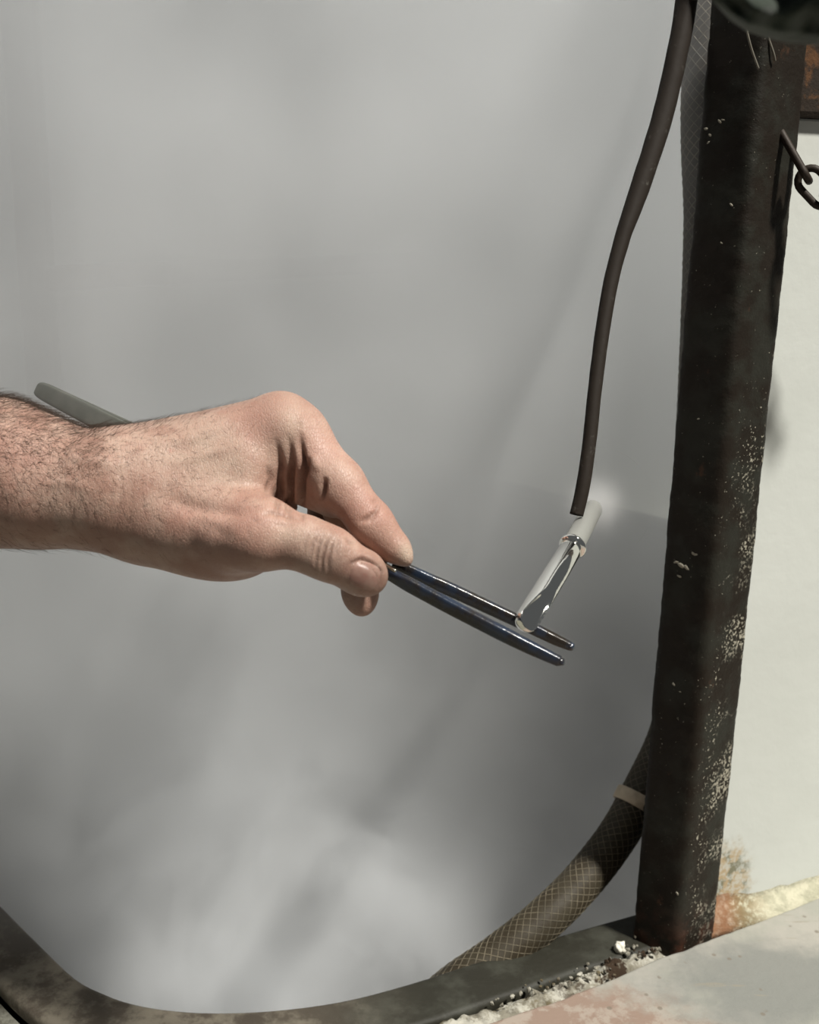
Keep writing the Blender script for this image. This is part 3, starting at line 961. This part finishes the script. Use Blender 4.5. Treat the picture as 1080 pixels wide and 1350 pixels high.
def surface_nets(F_):
    s = F_ < 0
    cnt = np.zeros((F_.shape[0] - 1, F_.shape[1] - 1, F_.shape[2] - 1), np.uint8)
    for i in (0, 1):
        for j in (0, 1):
            for k in (0, 1):
                cnt += s[i:F_.shape[0] - 1 + i, j:F_.shape[1] - 1 + j, k:F_.shape[2] - 1 + k]
    act = (cnt > 0) & (cnt < 8)
    ii = np.argwhere(act)
    ids = np.full(act.shape, -1, np.int32); ids[act] = np.arange(len(ii))
    acc = np.zeros((len(ii), 3)); num = np.zeros(len(ii))
    cs = [(i, j, k) for i in (0, 1) for j in (0, 1) for k in (0, 1)]
    val = {c: F_[ii[:, 0] + c[0], ii[:, 1] + c[1], ii[:, 2] + c[2]] for c in cs}
    for a in cs:
        for ax_ in range(3):
            if a[ax_] == 0:
                b = list(a); b[ax_] = 1; b = tuple(b)
                va, vb = val[a], val[b]
                m = (va < 0) != (vb < 0)
                t = va[m] / (va[m] - vb[m])
                p = np.tile(np.array(a, float), (m.sum(), 1)); p[:, ax_] += t
                acc[m] += p; num[m] += 1
    verts = lo + (ii + acc / num[:, None]) * H
    faces = []
    for ax_ in range(3):
        o1, o2 = [(1, 2), (2, 0), (0, 1)][ax_]
        sl0 = [slice(None)] * 3; sl1 = [slice(None)] * 3
        sl0[ax_] = slice(0, -1); sl1[ax_] = slice(1, None)
        a = s[tuple(sl0)]; b = s[tuple(sl1)]
        e = np.argwhere(a != b)
        e = e[(e[:, o1] > 0) & (e[:, o2] > 0) & (e[:, o1] < F_.shape[o1] - 1) & (e[:, o2] < F_.shape[o2] - 1)]
        inside = s[e[:, 0], e[:, 1], e[:, 2]]
        def cell(d1, d2):
            q = e.copy(); q[:, o1] += d1; q[:, o2] += d2; return ids[q[:, 0], q[:, 1], q[:, 2]]
        q = np.stack([cell(-1, -1), cell(0, -1), cell(0, 0), cell(-1, 0)], 1)
        q[~inside] = q[~inside][:, ::-1]
        faces.append(q)
    return verts, np.concatenate(faces)

hv, hf = surface_nets(body)
def vnormals(v_, f_):
    a, b, c, d = (v_[f_[:, i]] for i in range(4))
    n = np.cross(c - a, d - b); out = np.zeros_like(v_)
    for i in range(4): np.add.at(out, f_[:, i], n)
    return out / (np.linalg.norm(out, axis=1, keepdims=True) + 1e-12)
def smooth(v_, f_, it, lam=.5):
    e = np.concatenate([f_[:, [0, 1]], f_[:, [1, 2]], f_[:, [2, 3]], f_[:, [3, 0]]])
    for _ in range(it):
        s_ = np.zeros_like(v_); c_ = np.zeros(len(v_))
        for a, b in ((0, 1), (1, 0)):
            for j in range(3): s_[:, j] += np.bincount(e[:, a], v_[e[:, b], j], len(v_))
            c_ += np.bincount(e[:, a], minlength=len(v_))
        v_ = v_ + lam * (s_ / c_[:, None] - v_)
    return v_
# keep only the one connected outer skin
lab = np.arange(len(hv))
while True:
    mn = lab[hf].min(axis=1); new = lab.copy()
    for q in range(4): np.minimum.at(new, hf[:, q], mn)
    new = new[new]
    if (new == lab).all(): break
    lab = new
main = np.bincount(lab).argmax()
keep = lab == main; remap = np.cumsum(keep) - 1
hf = remap[hf[keep[hf[:, 0]]]]; hv = hv[keep]
hv = smooth(hv, hf, 3)
hn = vnormals(hv, hf)
def uvpix(v_): return 540 - F_PX * v_[:, 0] / v_[:, 2], 675 + F_PX * v_[:, 1] / v_[:, 2]
U, Vp = uvpix(hv)
viewd = -hv / np.linalg.norm(hv, axis=1, keepdims=True)
facing = np.clip((hn * viewd).sum(1) * 3, 0, 1)
def pdist(poly):
    d = np.full(len(hv), 1e9); tt = np.zeros(len(hv))
    n = len(poly) - 1
    for i in range(n):
        a = np.array(poly[i], float); b = np.array(poly[i + 1], float); ab = b - a
        t = np.clip(((U - a[0]) * ab[0] + (Vp - a[1]) * ab[1]) / (ab @ ab), 0, 1)
        q = np.hypot(U - a[0] - t * ab[0], Vp - a[1] - t * ab[1])
        m = q < d; d[m] = q[m]; tt[m] = (i + t[m]) / n
    return d, tt
disp = np.zeros(len(hv)); crease = np.zeros(len(hv))
zdep = -hv[:, 2]
# (polyline on the skin, depth mm, width px); negative depth raises a ridge or vein
creases = [
    ([(396, 570), (399, 605), (397, 650), (398, 690)], 2.4, 3.6), ([(380, 570), (385, 615), (383, 655), (378, 690)], 1.5, 4.0), ([(362, 575), (371, 615), (370, 650), (362, 690)], 1.2, 4.0),
    ([(352, 612), (358, 632), (350, 655)], .8, 4.0), ([(407, 602), (404, 618), (400, 632)], 1.2, 3.0), ([(429, 628), (426, 645), (424, 662)], 1.7, 3.6),
    ([(430, 700), (421, 716), (417, 732), (416, 752)], .8, 2.4), ([(438, 702), (429, 718), (424, 738), (424, 758)], 1.0, 2.5), ([(443, 706), (437, 722), (432, 740), (433, 760)], .8, 2.4), ([(421, 700), (412, 718), (408, 736)], .5, 2.4), ([(450, 708), (445, 722), (441, 736)], .45, 2.4), ([(410, 700), (402, 716), (399, 730)], .25, 2.4),
    ([(455, 708), (462, 716), (470, 718)], .5, 2.4), ([(458, 757), (463, 743), (478, 737), (492, 743), (503, 753), (503, 768), (497, 780)], .9, 2.6), ([(462, 738), (474, 731), (488, 735), (500, 744)], -.5, 4), ([(472, 690), (482, 684), (494, 676), (503, 662)], .8, 3.2), ([(484, 690), (498, 680)], .4, 2.6), ([(488, 664), (500, 655)], .35, 2.4),
    ([(342, 680), (358, 675), (376, 679), (396, 686)], .6, 3.0), ([(352, 688), (368, 693), (388, 692)], .18, 3),
    ([(344, 682), (330, 690), (318, 706)], .5, 6), ([(240, 680), (280, 695), (312, 716)], .35, 7),
    ([(200, 650), (250, 668), (305, 674), (350, 668)], 2.0, 12), ([(140, 610), (148, 640), (144, 680)], .10, 3), ([(153, 600), (160, 640), (154, 690)], .12, 3), ([(166, 610), (174, 650), (168, 696)], .09, 3),
    ([(200, 590), (260, 575), (320, 548)], -.8, 7), ([(215, 612), (270, 600), (330, 580)], -.6, 7), ([(60, 590), (120, 610), (170, 612)], -.7, 7), ([(40, 640), (90, 636), (130, 650)], -.6, 7),
    ([(395, 592), (402, 560), (398, 545)], -.7, 6), ([(412, 596), (416, 612), (424, 622)], -.8, 6), ([(390, 606), (391, 640), (389, 665)], -1.0, 3.5), ([(374, 606), (377, 635), (371, 662)], -.7, 3.5),
]
for poly, dep, w in creases:
    d, tt = pdist(poly)
    g = np.exp(-(d / w) ** 2) * np.clip(np.minimum(tt, 1 - tt) * 3, 0, 1) * facing
    disp -= dep * (.0017 if w < 5 and dep > 0 else .001) * g
    if dep > 0 and w < 5: crease = np.maximum(crease, np.clip(dep, 0, 1) * g)
hv = hv + hn * disp[:, None]
hv = smooth(hv, hf, 1, .25)
hn = vnormals(hv, hf)
U, Vp = uvpix(hv)
# colour of the skin itself: flushed knuckles and finger joints, paler fingertip; creases get a painted darkening
def blob(u, v, su, sv): return np.exp(-((U - u) / su) ** 2 - ((Vp - v) / sv) ** 2)
flush = .45 * blob(345, 555, 50, 26) + .5 * blob(425, 590, 30, 30) + .45 * blob(300, 690, 90, 40) + .5 * blob(505, 690, 25, 30) + .4 * blob(20, 590, 60, 40) + .4 * blob(470, 655, 30, 40) + .9 * blob(225, 594, 3, 3) + .3 * blob(470, 745, 30, 20)
pale = .8 * blob(537, 731, 12, 14) + .45 * blob(385, 560, 16, 34) + .35 * blob(270, 610, 50, 40) + .35 * blob(380, 705, 30, 16)
crease_dark = .6 * np.clip(crease, 0, 1)
tone = np.stack([np.clip(flush, 0, .9), np.clip(crease_dark, 0, 1), np.clip(pale, 0, .9), np.ones(len(hv))], 1).astype(np.float32)

RW = np.array(RCAM)
def toworld(v_): return v_ @ RW.T + np.array(CAM)
person = empty('person', P(0, 640, .53))
tag(person, 'person reaching in from the left, bare hairy forearm and left hand pinching the tongs', 'person')
off = np.array(person.location)
me = bpy.data.meshes.new('arm')
wv = toworld(hv) - off
me.vertices.add(len(wv)); me.vertices.foreach_set('co', wv.astype(np.float32).ravel())
me.loops.add(hf.size); me.loops.foreach_set('vertex_index', hf.astype(np.int32).ravel())
me.polygons.add(len(hf)); me.polygons.foreach_set('loop_start', np.arange(0, hf.size, 4, dtype=np.int32)); me.polygons.foreach_set('loop_total', np.full(len(hf), 4, np.int32))
me.polygons.foreach_set('use_smooth', np.ones(len(hf), bool))
me.update(calc_edges=True)
at = me.color_attributes.new('tone', 'FLOAT_COLOR', 'POINT'); at.data.foreach_set('color', tone.ravel())
me.materials.append(mat_skin())
arm = link(bpy.data.objects.new('arm', me), person)
tag(arm, 'bare forearm and hand')

# nail plate on the thumb, facing the camera
nb_, mb_ = 26, 20
def surf_front(u, v):
    m = np.hypot(U - u, Vp - v) < 2.2
    if not m.any(): return None
    i = np.where(m)[0]; j = i[np.argmin(-hv[i, 2])]
    return -hv[j, 2]
zz0 = [surf_front(u_, v_) for u_, v_ in ((482, 757), (470, 757), (494, 760), (480, 742), (484, 775))]
print('thumb front depths', zz0)
nc = (481, 759); na = math.radians(20)     # nail axis in the picture
V = []; Fc = []
sel = np.where((U > 440) & (U < 520) & (Vp > 715) & (Vp < 800) & (zdep < .480))[0]
su, sv_, sz = U[sel], Vp[sel], -hv[sel, 2]
def depth_at(u, v):
    w = np.exp(-(((su - u) ** 2 + (sv_ - v) ** 2) / 14.0)) * (sz < np.inf)
    near_ = (np.hypot(su - u, sv_ - v) < 7)
    if near_.any():
        zmin = sz[near_].min(); w = w * (sz < zmin + .006)
    return (w * sz).sum() / (w.sum() + 1e-12)
for layer, dz in ((0, .00055), (1, -.0004)):
    for i in range(nb_ + 1):
        for k in range(mb_ + 1):
            a = i / nb_ * 2 - 1; b = k / mb_ * 2 - 1
            # rounded rectangle
            ex = 19.0 * a; ey = 18.0 * b
            sc2 = 1 / max(1.0, (abs(a) ** 3.2 + abs(b) ** 3.2) ** (1 / 3.2))
            ex *= sc2; ey *= sc2
            u_ = nc[0] + ex * math.cos(na) - ey * math.sin(na); v_ = nc[1] + ex * math.sin(na) + ey * math.cos(na)
            edgef = max(abs(a), abs(b)) ** 6
            V.append(P(u_, v_, depth_at(u_, v_) - dz * (1 - edgef * (.9 if a < .6 else .1)) ))
N1 = (nb_ + 1) * (mb_ + 1)
for i in range(nb_):
    for k in range(mb_):
        q = (i * (mb_ + 1) + k, i * (mb_ + 1) + k + 1, (i + 1) * (mb_ + 1) + k + 1, (i + 1) * (mb_ + 1) + k)
        Fc.append(q); Fc.append(tuple(x + N1 for x in q[::-1]))
o = mesh_obj('thumbnail', V, Fc, M_NAIL, person); tag(o, 'pinkish thumbnail')

# arm hair
cand = np.where((U > -420) & (U < 340) & (Vp > 480) & (Vp < 740) & (hn[:, 2] > -.45))[0]
upn = hn[:, 1]
wgt = np.clip(1.25 - (U[cand] + 40) / 300, .08, 1.05) * np.clip(.55 + .8 * upn[cand], .1, 1.4)
wgt /= wgt.sum()
pick = rng.choice(cand, 11000, p=wgt)
tv = []; tf = []
for j in pick:
    p = hv[j]; n_ = hn[j]
    ln = rng.uniform(.003, .0095) * (1.0 if U[j] < 130 else .55)
    dirv = np.array([.75 + rng.normal(0, .35), -.25 + rng.normal(0, .5), rng.normal(0, .3)])
    dirv = dirv - n_ * (dirv @ n_); dirv /= np.linalg.norm(dirv) + 1e-9
    curl = np.cross(n_, dirv) * rng.normal(0, .35)
    lift = rng.uniform(.15, .55) + (.25 if n_[1] > .75 else 0)
    r0 = .000058 if U[j] < 150 else .000045
    sid = np.cross(dirv, n_)
    base = len(tv)
    for q in range(4):
        s = q / 3
        c = p + (dirv * s + n_ * lift * (s - .45 * s * s) + curl * s * s) * ln
        r = r0 * (1 - .75 * s)
        tv += [c + sid * r, c - sid * r * .5 + n_ * r * .87, c - sid * r * .5 - n_ * r * .87]
    for q in range(3):
        for k in range(3):
            tf.append((base + q * 3 + k, base + q * 3 + (k + 1) % 3, base + (q + 1) * 3 + (k + 1) % 3, base + (q + 1) * 3 + k))
wv = toworld(np.array(tv))
o = mesh_obj('arm_hair', [Vector(x) for x in wv], tf, M_HAIR, person); tag(o, 'short dark body hair', kind='stuff')

# ------------------------------------------------------------------ vapour
def mat_fog():
    n = NT('vapour', volume=True)
    def gauss(p, r, a, scl=(1, 1, 1)):
        d = n.math('DIVIDE', n.dist(p, scl), r)
        return n.math('MULTIPLY', n.math('EXPONENT', n.math('MULTIPLY', n.math('MULTIPLY', d, d), -1)), a)
    nz_ = n.noise(7.5, 3, .5, dist=.3)
    big = n.ramp(nz_, .32, .68, .62, 1.38)
    dens = n.math('MULTIPLY', big, 3.5)
    puffs = FOG_PUFFS
    tot = None
    for (p, r, a, s) in puffs:
        g_ = gauss(p, r, a, s)
        tot = g_ if tot is None else n.math('ADD', tot, g_)
    tot = n.math('MULTIPLY', tot, n.ramp(n.noise(8.5, 5, .6, dist=.5), .40, .60, .15, 1.6))
    gap_ = gauss(P(680, 985, .92), .28, -.97)
    sepz = n.new('ShaderNodeSeparateXYZ'); n.put(sepz.inputs[0], n.tc)
    dens = n.math('MULTIPLY', dens, n.ramp(sepz.outputs[2], .84, 1.12, .32, 1.0))
    dens = n.math('MULTIPLY', dens, n.math('ADD', gap_, 1.0))
    gap2 = gauss(P(700, 1000, 1.30), .30, -.75)
    dens = n.math('MULTIPLY', dens, n.math('ADD', gap2, 1.0))
    dens = n.math('ADD', dens, tot)
    sct = n.new('ShaderNodeVolumePrincipled')
    sct.inputs['Color'].default_value = (.970, .984, .996, 1)
    sct.inputs['Anisotropy'].default_value = 0.0
    n.put(sct.inputs['Density'], dens)
    n.t.links.new(sct.outputs[0], n.out.inputs['Volume'])
    return n.m
FOG_PUFFS = [
    (P(400, 1110, .95), .12, 9.0, (1, 1, 1)),
    (P(250, 1000, 1.0), .14, 10.0, (1, 1, 1)),
    (P(490, 1225, .86), .085, 9.0, (1, 1, 1.2)),
    (P(330, 1270, .80), .085, 14.0, (1, 1, 1.2)),
    (P(200, 300, 1.25), .40, 3.0, (1, 1, .7)),
]
ffront = [Vector((-1.25, .64)), Vector((-.20, .60)), Vector((-.16, .575)), Vector((-.04, .582)), Vector((.06, .625)), Vector((.145, .664)), Vector((.60, .90)), Vector((.60, 1.95)), Vector((-1.25, 1.95))]
v, f = prism(ffront, .26, 2.3)
fog = mesh_obj('vapour_cloud', v, f, mat_fog(), smooth=False); fix_normals(fog)
# a dense wisp curls round the free end of the chrome pipe
nw = NT('dense_vapour', volume=True)
wc = P(786, 664, .603)
dd = n_ = nw.math('DIVIDE', nw.dist(wc, (1, 1, 1)), .0105)
dn = nw.math('MULTIPLY', nw.math('EXPONENT', nw.math('MULTIPLY', nw.math('MULTIPLY', dd, dd), -1)), 38.0)
dn = nw.math('MULTIPLY', dn, nw.ramp(nw.noise(90, 3), .3, .6, .6, 1.2))
sct = nw.new('ShaderNodeVolumePrincipled'); sct.inputs['Color'].default_value = (.95, .95, .95, 1); nw.put(sct.inputs['Density'], dn)
nw.t.links.new(sct.outputs[0], nw.out.inputs['Volume'])
bm = bmesh.new(); bmesh.ops.create_icosphere(bm, subdivisions=3, radius=.030)
wisp = mesh_obj('vapour_wisp', [wc + q.co for q in bm.verts], [tuple(x.index for x in fc.verts) for fc in bm.faces], nw.m, fog); bm.free()
tag(wisp, 'denser wisp at the end of the chrome pipe', kind='stuff')
tag(fog, 'thick pale grey vapour rising from the open tank and filling the air behind the hand', 'vapour', kind='stuff')
